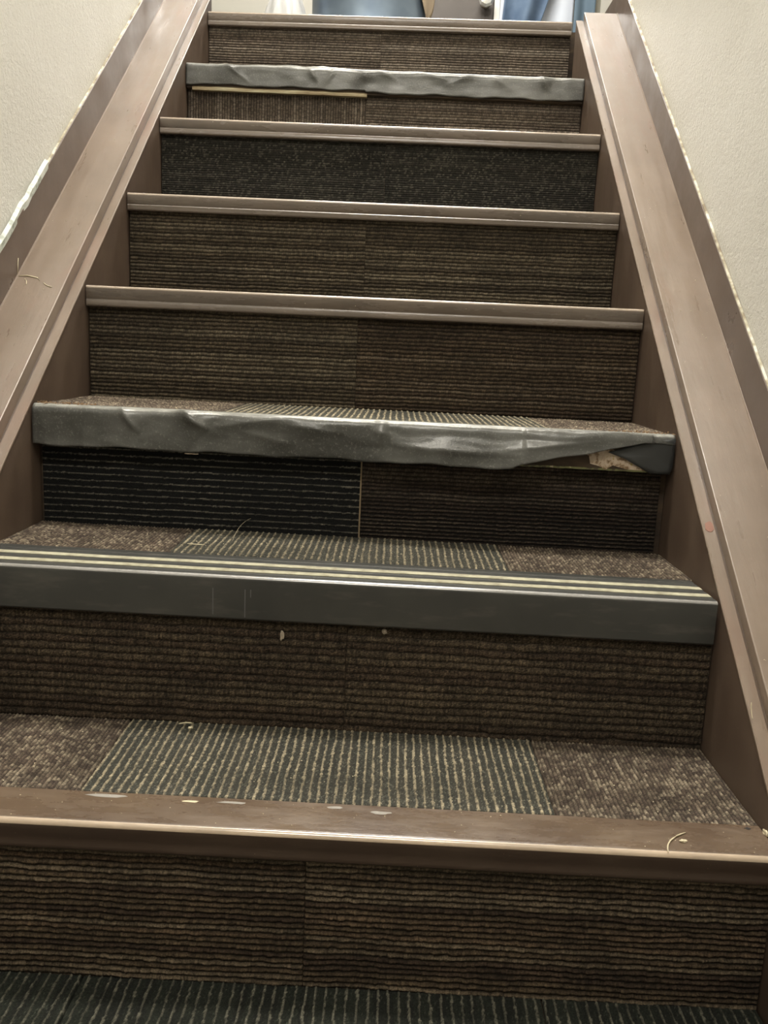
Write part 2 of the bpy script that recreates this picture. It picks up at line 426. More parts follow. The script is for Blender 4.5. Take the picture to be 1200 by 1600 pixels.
LABELS = {
 1: 'bottom stair step with a wide worn brown nosing and brown ribbed carpet riser',
 2: 'second stair step up, with charcoal vinyl nosing and two cream grip strips',
 3: 'lower taped step, wrinkled grey tape peeling at its right end above a half black riser',
 4: 'brown-nosed step directly above the lower taped step',
 5: 'brown-nosed step between the dark charcoal riser above and the brown-nosed step below it',
 6: 'brown-nosed step with dark speckled charcoal carpet riser, just below the upper taped step',
 7: 'upper taped step, grey tape over bare yellowish wood strip at the left',
 8: 'topmost step, its brown nosing edging the upper landing',
}
STY = {1: ('brown', 'brown'), 2: ('band', 'band'), 3: ('lined', 'fade'), 4: ('olive', 'dark'), 5: ('olive', 'olive'), 6: ('speck', 'speck'), 7: ('grey', 'grey'), 8: ('grey', 'grey')}
steps = {}
for k in range(1, 9):
    root = empty('stair_step', (0, YN[k], ZT[k-1]))
    tag(root, LABELS[k], 'stair step', 'stair steps of the flight')
    steps[k] = root
    y = YN[k]; z = ZT[k]; t = NOS[k]; rec = REC[k]; tl = TILT[k]
    yf = y + rec + .003                              # base plane of the riser carpet (pile stands 3 mm proud)
    zb = ZT[k-1]; ztop = z - (t if k not in (3, 7) else .030)
    ba = -H if k != 3 else -.471
    res = (.0017, .00105) if k <= 4 else (.0020, .0012)
    # boards
    box('riser_board', -H, H, yf+.003, yf+.018, zb-.01, z-.021, m_oldwood, root, tl)
    yb = YN[k+1]+(REC[k+1] if k < 8 else 0)+.004 if k < 8 else y+.09
    tb = box('tread_board', -H, H, y+.013, yb, z-.020, z-.004, m_oldwood, root, tl)
    # riser carpet
    sm = SEAM[k]
    labs = {3: ('near black carpet tile with thin pale lines', 'brown ribbed carpet tile'), 7: ('grey-brown carpet tile with upright ribs', 'grey-brown carpet tile with level ribs')}.get(k, (None, None))
    xr = .4655 if k == 3 else H
    zc0 = zb - .002
    carpet('carpet_tile', 'riser', ba+.0005, sm, zc0, ztop+.002, yf, STY[k][0], root, 'x' if k == 7 else 'a', 10*k+1, tl if k != 8 else .005, res, labs[0])
    carpet('carpet_tile', 'riser', sm, xr, zc0, ztop+.002, yf, STY[k][1], root, 'a', 10*k+2, tl if k != 8 else .005, res, labs[1])
    # tread carpet
    if k <= 3:
        y0 = {1: y+.061, 2: y+.104, 3: y+.018}[k]
        y1 = YN[k+1] + REC[k+1] + .004
        sl, sr = {1: (-.262, .255), 2: (-.238, .226), 3: (-.20, .292)}[k]
        for i, (xa, xb, st_) in enumerate(((-H, sl, 'multi'), (sl, sr, 'stripe'), (sr, H, 'multi'))):
            carpet('carpet_tile', 'tread', xa, xb, y0, y1, z-.002, st_, root, 'x', 10*k+4+i, tl, (.0019, .0011), None if i != 1 else 'dark grey-green carpet tile with pale stripes')
    elif k < 8:
        for i, (xa, xb) in enumerate(((-H, -.25), (-.25, .25), (.25, H))):
            carpet('carpet_tile', 'tread', xa, xb, y+.046, YN[k+1]+REC[k+1]+.004, z-.003, 'stripe' if i == 1 else 'multi', root, 'x', 10*k+4+i, tl, (.004, .0016))
    # seam thread of the third riser
    if k == 3:
        box('seam_thread', sm-.0011, sm+.0011, yf-.0028, yf, zb, ztop, m_seam, root, tl)
    # nosings
    if k in (4, 5, 6, 8):
        small_nosing(k, root)
    elif k in (3, 7):
        # bare wooden edge under the tape
        bt = .055 if k == 3 else .056
        p = [(y+.04, z-.003), (y+.005, z-.003), (y+.003, z-.006), (y+.003, z-bt+.003), (y+.004, z-bt+.001), (y+.013, z-bt), (y+.013, z-.02), (y+.04, z-.02)]
        if k == 7:
            p = [(yy, zz) for yy, zz in p]
        nn = extrude_x('nosing', p, -H+.001, H-.001, m_oldwood, root, tl, smooth=False)
        nn['label'] = 'bare dark wooden nosing under the tape'

# --- step 1: wide worn brown nosing, top strip 60 mm deep
root = steps[1]; y = YN[1]; z = ZT[1]
p = [(y+.061, z)] + arc(y+.0065, z-.0065, .0065, 90, 180, 9)
p += [(y, z-.010), (y+.0015, z-.018), (y+.0022, z-.024), (y+.0012, z-.027)] + arc(y+.004, z-.030, .003, 190, 270, 3) + [(y+.013, z-.033), (y+.013, z-.014), (y+.061, z-.014)]
o_ = extrude_x('nosing', p, -H+.001, H-.001, m_nosing_big, root, TILT[1])
o_.data.materials.append(m_edge_hl_big); o_.data.materials.append(m_front)
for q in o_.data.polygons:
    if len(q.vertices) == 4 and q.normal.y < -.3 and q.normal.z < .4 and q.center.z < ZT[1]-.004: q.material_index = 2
edge_faces(o_, None, lambda q: .25 < q.normal.z < .93 and q.normal.y < 0 and q.center.z > ZT[1]-.008)
def disc(name, cx, cy, z, rx, ry, mat, root, n=12, th=.0006, seed=0, ang=0):
    r = random.Random(seed); vs_ = [(cx, cy, z+th)]; fs = []
    ring = []
    for i in range(n):
        a = 2*math.pi*i/n; q = r.uniform(.7, 1.15)
        X_, Y_ = rx*q*math.cos(a), ry*q*math.sin(a)
        ring.append((cx+X_*math.cos(ang)-Y_*math.sin(ang), cy+X_*math.sin(ang)+Y_*math.cos(ang)))
    vs_ += [(x_, y_, z+th*.8) for x_, y_ in ring] + [(x_, y_, z-.0003) for x_, y_ in ring]
    for i in range(n):
        j = (i+1) % n
        fs.append((0, 1+i, 1+j)); fs.append((1+i, 1+n+i, 1+n+j, 1+j))
    return mesh_obj(name, vs_, fs, mat, root)
def z1(x): return ZT[1]+TILT[1]*x
for i, (x_, y_, rx, ry) in enumerate([(-.231, .842, .022, .0035), (-.139, .839, .0095, .0022), (.065, .836, .011, .0035), (-.095, .841, .018, .0022), (.017, .842, .009, .003)]):
    disc('paint_scuff', x_, y_, z1(x_), rx, ry, m_scuff if i != 1 else m_lint, root, seed=i, th=.0003)
disc('screw_hole', .459, .843, z1(.459), .0035, .0028, m_hole, root, seed=9, th=.0003)

# --- step 2: vinyl nosing with cream inlays
root = steps[2]; y = YN[2]; z = ZT[2]
p = [(y+.106, z-.003), (y+.106, z-.001), (y+.100, z)]
for c0 in (.086, .071, .049, .028, .016):        # shallow ribs between the strips
    p += [(y+c0+.0025, z), (y+c0+.0018, z-.0008), (y+c0-.0018, z-.0008), (y+c0-.0025, z)]
p += arc(y+.0055, z-.0055, .0055, 90, 180, 7) + [(y-.0002, z-.02), (y, z-.054), (y+.0015, z-.056), (y+.004, z-.054), (y+.004, z-.012), (y+.009, z-.0035), (y+.02, z-.003)]
vn = extrude_x('nosing', p, -H+.001, H-.004, m_vinyl, root, TILT[2]); vn['label'] = 'charcoal vinyl nosing'
edge_faces(vn, m_edge_hl_vinyl, lambda q: .40 < q.normal.z < .95 and q.normal.y < -.2 and q.center.y < YN[2]+.006)
for (a, c) in ((.0535, .0665), (.0205, .0335)):
    n_ = 60; vs_ = []; fs = []
    for i in range(n_+1):
        x_ = -H+.003 + (2*H-.008)*i/n_
        wv = .0006*math.sin(x_*23+a*90)
        zz = z + TILT[2]*x_
        for yy, zd in ((a, -.0002), (a, .0008), (c, .0008), (c, -.0002)): vs_.append((x_, y+yy+wv, zz+zd))
    for i in range(n_):
        for j in range(4): fs.append((i*4+j, (i+1)*4+j, (i+1)*4+(j+1) % 4, i*4+(j+1) % 4))
    fs += [(0, 1, 2, 3), (n_*4+3, n_*4+2, n_*4+1, n_*4)]
    gs = mesh_obj('grip_strip', vs_, fs, m_inlay); place(gs, vn)
    gs['label'] = 'cream grip strip'

for x_, za, zb_ in ((-.155, .338, .372), (-.115, .336, .372), (-.108, .362, .372)):
    o_ = box('scuff_mark', x_-.0006, x_+.0006, YN[2]-.00045, YN[2]+.001, za, zb_, m_scuff_v); place(o_, vn)
def fray(xa, xb, k, n, seed):
    r_ = random.Random(seed); V_ = []; F_ = []
    for i in range(n):
        x = r_.uniform(xa, xb); y0_ = YN[k]+r_.uniform(.010, .034); z0 = ZT[k]+TILT[k]*x-.001
        d = Vector((r_.uniform(-1, 1), r_.uniform(-1, .4), r_.uniform(.15, .9))).normalized()*r_.uniform(.003, .008)
        a = Vector((x, y0_, z0)); m_ = a+d*.6+Vector((0, 0, .001)); e_ = a+d+Vector((r_.uniform(-.002, .002), 0, -.0012))
        for q0, q1, ra, rb_ in ((a, m_, .0008, .0008), (m_, e_, .0008, .0003)):
            b0 = len(V_)
            for q, rr in ((q0, ra), (q1, rb_)):
                for c_, s_ in ((1, 0), (-.5, .87), (-.5, -.87)): V_.append((q.x+rr*c_, q.y+rr*s_*.5, q.z+rr*s_))
            for j_ in range(3): F_.append((b0+j_, b0+(j_+1) % 3, b0+3+(j_+1) % 3, b0+3+j_))
    o_ = mesh_obj('frayed_yarn', V_, F_, m_fray, steps[k]); o_['kind'] = 'stuff'; return o_
# --- taped steps
def bumpf(x, s, x0, sx, s0, ss, amp, ang=0.0):
    dx = (x-x0); ds = (s-s0); c_, s_ = math.cos(ang), math.sin(ang)
    p_ = (dx*c_+ds*s_)/sx; q_ = (-dx*s_+ds*c_)/ss
    return amp*math.exp(-(p_*p_)*.8-1.25*abs(q_))
def tape(name, k, xa, xb, lenf, backf, disp, mat, root, nx=280, ns=26, off=.0012, label=None):
    """sheet of tape: starts backf(x) behind the edge on the tread, rolls over, hangs lenf(x) down the front"""
    y = YN[k]; z = ZT[k]; tl = TILT[k]; vs_ = []; fs = []; edge_hl = []
    r0 = .011
    for i in range(nx+1):
        x = xa + (xb-xa)*i/nx
        bk = backf(x); ln = lenf(x); arcL = r0*math.pi/2
        tot = bk + arcL + max(ln-r0, .001)
        for j in range(ns+1):
            s = tot*j/ns
            if s < bk: yy, zz, ny, nz = y+r0+(bk-s), z, 0, 1
            elif s < bk+arcL:
                a = (s-bk)/r0; yy = y+r0-r0*math.sin(a); zz = z-r0+r0*math.cos(a); ny, nz = -math.sin(a), math.cos(a)
            else: yy = y; zz = z-r0-(s-bk-arcL); ny, nz = -1, 0
            d = off + disp(x, s-bk)
            edge_hl.append(max(0.0, min(1.0, 1-(s-bk-.004)/.007)))  # painted highlight, full on the roll and fading down the front
            vs_.append((x, yy+ny*d, zz+nz*d + tl*x))
    m_ = ns+1
    for i in range(nx):
        for j in range(ns):
            a = i*m_+j; fs.append((a, a+1, a+1+m_, a+m_))
    o = mesh_obj(name, vs_, fs, mat, root, smooth=True, sharp=0)
    at_ = o.data.attributes.new('edge_hl', 'FLOAT', 'POINT'); at_.data.foreach_set('value', edge_hl)
    sd = o.modifiers.new('thickness', 'SOLIDIFY'); sd.thickness = .0007; sd.offset = -1
    if label: o['label'] = label
    return o
R3 = random.Random(3)
creases3 = [(-.235, .022, .018, .010, .0075, .5), (-.215, .035, .035, .006, -.0020, -.9), (-.33, .020, .022, .008, .0045, .9), (-.31, .03, .04, .006, -.002, -.6), (-.14, .05, .016, .009, .0040, -.15), (-.13, .03, .038, .008, .002, .2),
            (-.06, .030, .022, .008, .0030, .1), (.042, .010, .022, .014, .0050, .2), (.052, .004, .035, .03, -.0020, 0), (.10, .045, .020, .006, -.0030, .05), (.14, .07, .042, .012, .0036, .03), (.22, .06, .020, .005, -.0028, .02), (.28, .05, .03, .010, .0030, -.15), (.36, .05, .012, .006, .0020, -.1), (-.41, .03, .03, .012, .0016, 1.2)]
def f_noise(seed):
    r = np.random.RandomState(seed); T = r.rand(64, 16)
    def f(u, v):
        ui, vi = int(math.floor(u)) % 62, int(math.floor(v)) % 14; fu, fv = u-math.floor(u), v-math.floor(v)
        fu = fu*fu*(3-2*fu); fv = fv*fv*(3-2*fv)
        return T[ui, vi]*(1-fu)*(1-fv)+T[ui+1, vi]*fu*(1-fv)+T[ui, vi+1]*(1-fu)*fv+T[ui+1, vi+1]*fu*fv
    return f
nA = f_noise(1); nB = f_noise(2)
def disp3(x, s):
    d = 1.5*sum(bumpf(x, s, a, sx, s0, ss, am, an) for a, sx, s0, ss, am, an in creases3)
    fade = min(1, max(0, (s+.004)/.012))
    d = d*fade + (.0014*nA((x+.6)*38, s*90+2) + .0006*nB((x+.6)*90, s*200+3))*fade
    if x < -.40: d *= .4
    g_ = max(0, min(1, (x+.02)/.16))*max(0, min(1, (.44-x)/.05))
    return max(d, 0) + .011*g_*max(0, s)/.055
def len3(x):
    b = .0585
    if x > .235:
        t_ = min(1, (x-.235)/.195)
        b = .0585 - .046*(t_**.8)
    return b + .0012*math.sin(x*41) + .0006*math.sin(x*97)
def back3(x): return .010 + .002*math.sin(x*17) + .0015*math.sin(x*43+1)
t3 = tape('tape', 3, -.4725, .4725, len3, back3, lambda x, s: disp3(x, s) + (.0030 if .25 < x < .44 and s > .008 else 0), m_tape, steps[3], label='wrinkled grey cloth tape')
fray(-.470, -.385, 3, 90, 5); fray(.38, .470, 3, 90, 6)
# hanging triangular end of the tape
y = YN[3]; z = ZT[3]
tri = [(.432, .010), (.4725, .004), (.4725, .045), (.4685, .0565), (.440, .0565), (.4, .036), (.376, .028)]
vs_ = []; fs = []
nn_ = 14
cx_, cz_ = .445, .030
P_ = [(x_, z-TILT[3]*0-s_+TILT[3]*x_) for x_, s_ in tri]
vs_ = [(cx_, y-.0006, z-cz_+TILT[3]*cx_)] + [(a, y-.0004-.0018*(i % 2), b_) for i, (a, b_) in enumerate(P_)]
fs = [(0, i+1, (i+1) % len(P_)+1) for i in range(len(P_))]
fp = mesh_obj('tape_flap', vs_, [tuple(reversed(f)) for f in fs], m_tape_under, smooth=True, sharp=0)
place(fp, t3)
sd = fp.modifiers.new('sub', 'SUBSURF'); sd.levels = sd.render_levels = 2; sd.subdivision_type = 'SIMPLE'
sd = fp.modifiers.new('thickness', 'SOLIDIFY'); sd.thickness = .0007
fp['label'] = 'dark folded tape end'
# paint chip and green paint line on the bare wood
chip = [(.325, .531+.008), (.345, .543), (.375, .5455), (.39, .540), (.425, .520), (.437, .513), (.405, .514), (.385, .519), (.375, .512), (.365, .517), (.352, .520), (.349, .532)]
vs_ = [(a, YN[3]+.0018, b_) for a, b_ in chip] + [(a, YN[3]+.0032, b_) for a, b_ in chip]; n_ = len(chip)
fs = [tuple(range(n_))] + [(i, i+n_, (i+1) % n_+n_, (i+1) % n_) for i in range(n_)]
pc = mesh_obj('paint_chip', vs_, fs, m_chip, steps[3]); pc['label'] = 'pale flaked paint patch on bare wood'
extrude_x('paint_line', [(YN[3]+.0022, z-.0555), (YN[3]+.0022, z-.0525), (YN[3]+.004, z-.0525), (YN[3]+.004, z-.0555)], .24, .452, m_green, steps[3], TILT[3], nseg=30, wob=.0004, smooth=False)
disc('wood_splinter', -.236, YN[3]-.0, z-.0615+.001, .011, .0015, m_chip, steps[3], seed=4)

creases7 = [(-.36, .03, .02, .006, .0022, .6), (-.25, .08, .006, .003, .0030, -.02), (-.12, .05, .004, .003, .0030, 0), (-.17, .012, .025, .004, .0030, 1.0), (-.13, .015, .025, .004, .0028, -.9), (-.05, .010, .02, .02, .003, 1.3), (.0, .02, .015, .008, .0024, .4), (.10, .04, .012, .006, .0022, .2), (.18, .03, .02, .01, .0020, -.4), (.27, .02, .02, .01, .0022, .5), (.38, .014, .02, .012, .0045, 1.0), (.41, .01, .02, .02, -.002, 1.2), (.44, .02, .01, .008, .002, 0)]
def disp7(x, s):
    fade = min(1, max(0, (s+.006)/.010))
    return max(0, fade*(1.5*sum(bumpf(x, s, *c_[:5], c_[5]) for c_ in [(a, sx, s0, ss, am, an) for a, sx, s0, ss, am, an in creases7]) + .0010*nB((x+.6)*30, s*80+1)))
def len7(x): return (.0475 if x < -.045 else .0515) + .0014*math.sin(x*37) + .0008*math.sin(x*91)
def back7(x): return .008 + .002*math.sin(x*23)
tape('tape', 7, -.4735, .4735, len7, back7, disp7, m_tape, steps[7], nx=220, ns=20, label='creased grey cloth tape')
y = YN[7]; z = ZT[7]
extrude_x('wood_strip', [(y-.001, z-.0605), (y-.001, z-.0555), (y+.004, z-.050), (y+.012, z-.048), (y+.012, z-.0605)], -.459, -.041, m_wood, steps[7], 0, nseg=20, wob=.0004, smooth=False)['label'] = 'bare yellowish wood strip below the tape'

# ------------------------------------------------------------------ lower floor and landing carpets
for i, (xa, xb, s_) in enumerate(((-.474, -.245, 'floor'), (-.245, .245, 'floor'), (.245, .474, 'multi'))):
    carpet('carpet_tile', 'tread', xa, xb, .55, YN[1]+REC[1]+.004, -.001, s_ if i < 2 else 'floor', fl, 'x', 200+i, 0, (.002, .0011))
for i in range(3):
    carpet('carpet_tile', 'tread', -.6+i*.42, -.6+(i+1)*.42, LY+.05, LY+.60, 1.5215, 'hidden', land, 'x', 300+i, 0, (.008, .006))

# ------------------------------------------------------------------ sloping side trims (stringers)
def sloped(name, prof_xz, s, o, y0, y1, mat, root, nseg=24, wob=0.0, zmax=99, smooth=False):
    """closed profile (x, dz) where dz is the height above the line z = s*y + o; ends cut upright"""
    n = len(prof_xz); vs_ = []; fs = []; r = random.Random(len(name)+int(y1*100))
    for i in range(nseg+1):
        y = y0 + (y1-y0)*i/nseg
        wx = r.uniform(-wob, wob); wz = r.uniform(-wob, wob)
        for x, dz in prof_xz:
            zz = s*y+o+dz + wz
            vs_.append((x+wx, y, max(min(zz, zmax), 0.0) if dz > -5 else max(s*y+o-.42, -.004)))
    for i in range(nseg):
        for j in range(n):
            a = i*n+j; b_ = i*n+(j+1) % n
            fs.append((a, b_, b_+n, a+n))
    fs.append(tuple(range(n-1, -1, -1))); fs.append(tuple(range(nseg*n, nseg*n+n)))
    ob = mesh_obj(name, vs_, fs, mat, root, smooth=smooth)
    import bmesh
    bm = bmesh.new(); bm.from_mesh(ob.data); bmesh.ops.recalc_face_normals(bm, faces=bm.faces); bm.to_mesh(ob.data); bm.free()
    return ob
for side, s, o, ytop, lab in ((1, .8397, -.4778, 2.372, 'brown painted stair trim along the right wall with a small red chip'),
                              (-1, .8247, -.4612, 2.50, 'brown painted stair trim along the left wall with pale bristles on it')):
    root = empty('stair_trim', (side*.53, .6, 0)); tag(root, lab, 'stair trim', 'sloping stair trims')
    X0, XB, XD, XWl = .4752, .4935, .577, XW
    y0 = (0-o)/s + .002
    # inner board with a softly rounded top edge
    pr = [(side*X0, -9), (side*X0, -.0018), (side*(X0+.0005), -.0005), (side*(X0+.0018), 0), (side*XB, 0), (side*XB, -9)]
    bd = sloped('stringer_board', pr, s, o, y0-.05, ytop+(.0 if side > 0 else -.03), m_string, root, smooth=True)
    # cap board, raised
    ch = .0205 if side > 0 else .0245
    pr = [(side*XB, -.012), *[(side*(XB+.002-.002*math.cos(a_*math.pi/12)), ch-.002+.002*math.sin(a_*math.pi/12)) for a_ in range(7)], (side*(XD-.0004), ch), (side*XD, -.012)]
    sloped('cap_board', pr, s, o, y0, ytop, m_cap, root, smooth=True)
    # bead along the inner board's edge
    pr = [(side*(X0-.0006), -.004), (side*(X0-.0006), -.0006), (side*(X0+.0006), .0008), (side*(XB-.003), .0008), (side*(XB-.0022), -.0002), (side*(XB-.003), -.003)]
    sloped('edge_strip', pr, s, o, y0, ytop+(.0 if side > 0 else -.03), m_cap, root, nseg=70, wob=.00025)
    pr = [(side*(XD-.0022), ch-.0004), (side*(XD-.0014), ch+.0008), (side*(XD-.0006), ch+.0022), (side*(XD+.0004), ch+.0024), (side*(XD+.0004), ch-.0004)]
    sloped('corner_bead', pr, s, o, y0, ytop, m_cap, root, nseg=60, wob=.0002)
    # skirting board standing on the cap against the wall
    kh = ch + (.0835 if side > 0 else .0855)
    pr = [(side*XD, ch-.03), (side*XD, kh-.001), (side*(XD+.001), kh), (side*XWl, kh), (side*XWl, ch-.03)]
    sk = sloped('skirting_board', pr, s, o, y0, 2.375 if side > 0 else 2.52, m_board, root, nseg=60, zmax=1.592)
    # ragged caulk bead between skirting and wall
    pr = [(side*(XD+.001), kh-.0006), (side*(XD+.0012), kh+.0008), (side*(XWl-.0012), kh+.0022), (side*XWl, kh-.0006)]
    sloped('caulk_bead', pr, s, o, y0+.1, 2.34, m_caulk, root, nseg=90, wob=.0005)
    if side < 0:
        pr = [(side*(XD-.0006), kh-.006), (side*(XD-.0008), kh+.006), (side*(XWl-.0012), kh+.011), (side*XWl, kh-.006)]
        c_ = sloped('caulk_patch', pr, s, o, 1.30, 1.60, m_plaster, root, nseg=16, wob=.0016); c_['label'] = 'broken white plaster along the skirting'
    if side > 0:
        ch_ = disc('paint_chip', .4835, 1.116, s*1.116+o+.0012, .0062, .0075, m_redchip, root, seed=12)
        for v_ in ch_.data.vertices: v_.co.z += s*(v_.co.y-1.116)
        ch_['label'] = 'red-brown bare wood chip'
# landing ends of the skirtings: level boards running on beyond the top step
for side in (1, -1):
    o_ = box('baseboard_right' if side > 0 else 'baseboard_left', *sorted((side*.5775, side*XW)), 2.376 if side > 0 else 2.521, WY, 1.50, 1.592, m_board)
    structure(o_)

# ------------------------------------------------------------------ lint, bristles and crumbs lying about
def fix(o, label, cat, group=None): return tag(o, label, cat, group)
def curve3(a, b_, c_, n=8):
    a, b_, c_ = Vector(a), Vector(b_), Vector(c_)
    return [a*(1-t)**2 + b_*2*t*(1-t) + c_*t*t for t in [i/n for i in range(n+1)]]
def thread(pts, rad, label): return fix(tube('bristle', pts, rad, m_lint), label, 'bristle', 'loose bristles')
z = z1(.37)+.0009
thread(curve3((.357, .789, z), (.360, .812, z+.001), (.387, .827, z)), .0008, 'curved pale bristle on the bottom step nosing near its right end')
so = (.8247, -.4612+.0245)
def cz(y_): return so[0]*y_+so[1]+.0009
thread([(-.5745, 1.457, cz(1.457)), (-.560, 1.458, cz(1.458)+.0006), (-.542, 1.455, cz(1.455)), (-.536, 1.449, cz(1.449))], .0009, 'longest pale bristle lying across the left trim cap')
thread(curve3((-.528, 1.445, cz(1.445)), (-.520, 1.438, cz(1.438)), (-.511, 1.437, cz(1.437))), .0008, 'short pale bristle on the left trim cap, nearest its inner edge')
thread(curve3((-.562, 1.452, cz(1.452)), (-.556, 1.448, cz(1.448)), (-.555, 1.440, cz(1.440))), .0006, 'short pale bristle on the left trim cap just below the longest one')
thread([(-.5763, 1.459, .770), (-.5761, 1.460, .782), (-.5763, 1.463, .795)], .0007, 'upright pale bristle stuck on the left skirting board')
thread(curve3((-.196, 1.015, .1925), (-.189, 1.019, .1935), (-.180, 1.019, .1925)), .0009, 'straight pale bristle at the foot of the second riser')
thread(curve3((-.222, 1.166, .3925), (-.212, 1.160, .3935), (-.198, 1.163, .3925)), .0007, 'pale bristle on the second tread left of its middle carpet tile')
thread(curve3((-.165, 1.20, .3915), (-.168, 1.262, .405), (-.150, 1.268, .412)), .0002, 'thin hair standing against the near black riser tile')
thread(curve3((.475, .9, .285), (.4745, .905, .29), (.4743, .907, .302)), .0005, 'thin bristle stuck low on the right stringer board')
def blob(name, c_, r_, mat, seed, label, cat, group=None):
    import bmesh
    bm = bmesh.new(); bmesh.ops.create_icosphere(bm, subdivisions=2, radius=1)
    r = random.Random(seed)
    for v_ in bm.verts:
        q = r.uniform(.65, 1.25); v_.co = Vector((c_[0]+v_.co.x*r_[0]*q, c_[1]+v_.co.y*r_[1]*q, c_[2]+v_.co.z*r_[2]*q))
    me = bpy.data.meshes.new(name); bm.to_mesh(me); bm.free()
    return fix(link(name, me, mat), label, cat, group)
blob('lint_tuft', (-.069, YN[2]+.0085, .311), (.0028, .003, .0065), m_fluff, 1, 'grey fluff tuft caught on the second riser, left one', 'lint', 'fluff on the second riser')
blob('lint_tuft', (.060, YN[2]+.0085, .323), (.0035, .003, .0032), m_fluff, 2, 'grey fluff tuft caught on the second riser, right one', 'lint', 'fluff on the second riser')
blob('paint_crumb', (.379, .810, z1(.379)+.0014), (.0036, .0022, .0016), m_lint, 3, 'white crumb on the bottom step nosing right of the curved bristle', 'crumb')
blob('paint_crumb', (-.179, 1.005, .1925), (.003, .0025, .002), m_lint, 4, 'white crumb on the first tread below the straight bristle', 'crumb')
blob('paint_crumb', (.4735, .833, z1(.47)+.002), (.002, .006, .003), m_lint, 5, 'white crumb wedged between bottom nosing and right stringer', 'crumb')
# uncountable dust specks
rs = random.Random(21); vs_ = []; fs = []
def speck(x, y_, z_, r_):
    b_ = len(vs_)
    for d in ((1, 0, 0), (-1, 0, 0), (0, 1, 0), (0, -1, 0), (0, 0, 1), (0, 0, -1)):
        q = r_*rs.uniform(.6, 1.3); vs_.append((x+d[0]*q, y_+d[1]*q, z_+d[2]*q*.6))
    for f in ((0, 2, 4), (2, 1, 4), (1, 3, 4), (3, 0, 4), (2, 0, 5), (1, 2, 5), (3, 1, 5), (0, 3, 5)): fs.append(tuple(b_+i for i in f))
for i in range(150):
    sd_ = rs.choice((1, -1)); s, o = (.8397, -.4778+.0205) if sd_ > 0 else (.8247, -.4612+.0245)
    y_ = rs.uniform(.9, 2.3)
    speck(sd_*rs.uniform(.497, .574), y_, s*y_+o+.0003, rs.uniform(.0004, .0011))
for i in range(70):
    x = rs.uniform(-.45, .46); y_ = rs.uniform(.795, .846); speck(x, y_, z1(x)+.0003, rs.uniform(.0003, .0009))
for i in range(140):
    x = rs.uniform(-.46, .46); k = rs.choice((1, 1, 2, 2, 3)); y_ = rs.uniform(YN[k]+(.07, .12, .03)[k-1], YN[k+1])
    speck(x, y_, ZT[k]+TILT[k]*x+.001, rs.uniform(.0005, .0012))
for i in range(24):
    k = rs.choice((4, 5, 6, 8)); x = rs.uniform(-.46, .46); speck(x, YN[k]-.0002, ZT[k]+TILT[k]*x-rs.uniform(.004, .028), rs.uniform(.0005, .001))
dust = mesh_obj('dust_specks', vs_, fs, m_lint); tag(dust, 'pale dust specks scattered over treads and trims', 'dust', kind='stuff')

# ------------------------------------------------------------------ upper landing: things seen over the top step
LZ = 1.5235
# steel blue barrel
m_barrel, nt, b = M('steel_blue_enamel'); co = coords(nt)
c = ramp(nt, noise(nt, co, 6, 3), [(.35, (.15, .20, .27)), (.65, (.24, .31, .40))]); nt.links.new(c, b.inputs['Base Color'])
b.inputs['Roughness'].default_value = .33; b.inputs['Metallic'].default_value = .55
def lathe(name, prof, c_, mat, root=None, n=48, smooth=True):
    vs_ = []; fs = []; m_ = len(prof)
    for i in range(n):
        a = 2*math.pi*i/n
        for r_, z_ in prof: vs_.append((c_[0]+r_*math.cos(a), c_[1]+r_*math.sin(a), c_[2]+z_))
    for i in range(n):
        for j in range(m_-1):
            a = i*m_+j; b_ = ((i+1) % n)*m_+j; fs.append((a, b_, b_+1, a+1))
    return mesh_obj(name, vs_, fs, mat, root, smooth=smooth)
bx, by = -.098, 3.52
root = empty('barrel', (bx, by, LZ)); tag(root, 'steel-blue metal barrel on the upper landing with a tan cloth on it', 'barrel')
lathe('drum_body', [(0, 0), (.222, 0), (.226, .006), (.226, .02), (.222, .025), (.223, .22), (.228, .228), (.223, .236), (.223, .45), (.228, .458), (.223, .466), (.222, .66), (.228, .668), (.228, .68), (.0, .68)], (bx, by, LZ), m_barrel, root)
lathe('lid', [(.0, .681), (.215, .681), (.232, .683), (.234, .70), (.215, .704), (.20, .695), (0, .695)], (bx, by, LZ), m_barrel, root)
# tan cloth draped over the barrel's right front, one corner hanging low
m_tan = flat('tan_cloth', (.45, .36, .26), .85)
vs_ = []; fs = []; n1_, n2_ = 24, 22
for i in range(n1_+1):
    a = math.radians(-76 + 80*i/n1_)
    drop = .12 + .255*math.exp(-((i/n1_-.62)/.26)**2)
    for j in range(n2_+1):
        t_ = j/n2_
        if t_ < .3: r_ = .10+.13*(t_/.3); z_ = .709
        else: r_ = .236 + .006*math.sin(i*1.1)*(t_-.3); z_ = .705-(t_-.3)/.7*drop
        vs_.append((bx+r_*math.cos(a), by+r_*math.sin(a), LZ+z_))
for i in range(n1_):
    for j in range(n2_): a = i*(n2_+1)+j; fs.append((a, a+1, a+n2_+2, a+n2_+1))
cl = mesh_obj('draped_cloth', vs_, fs, m_tan, smooth=True, sharp=0); sd = cl.modifiers.new('t', 'SOLIDIFY'); sd.thickness = .002; sd.offset = 1
tag(cl, 'tan cloth draped over the blue barrel, corner hanging at its right', 'cloth')
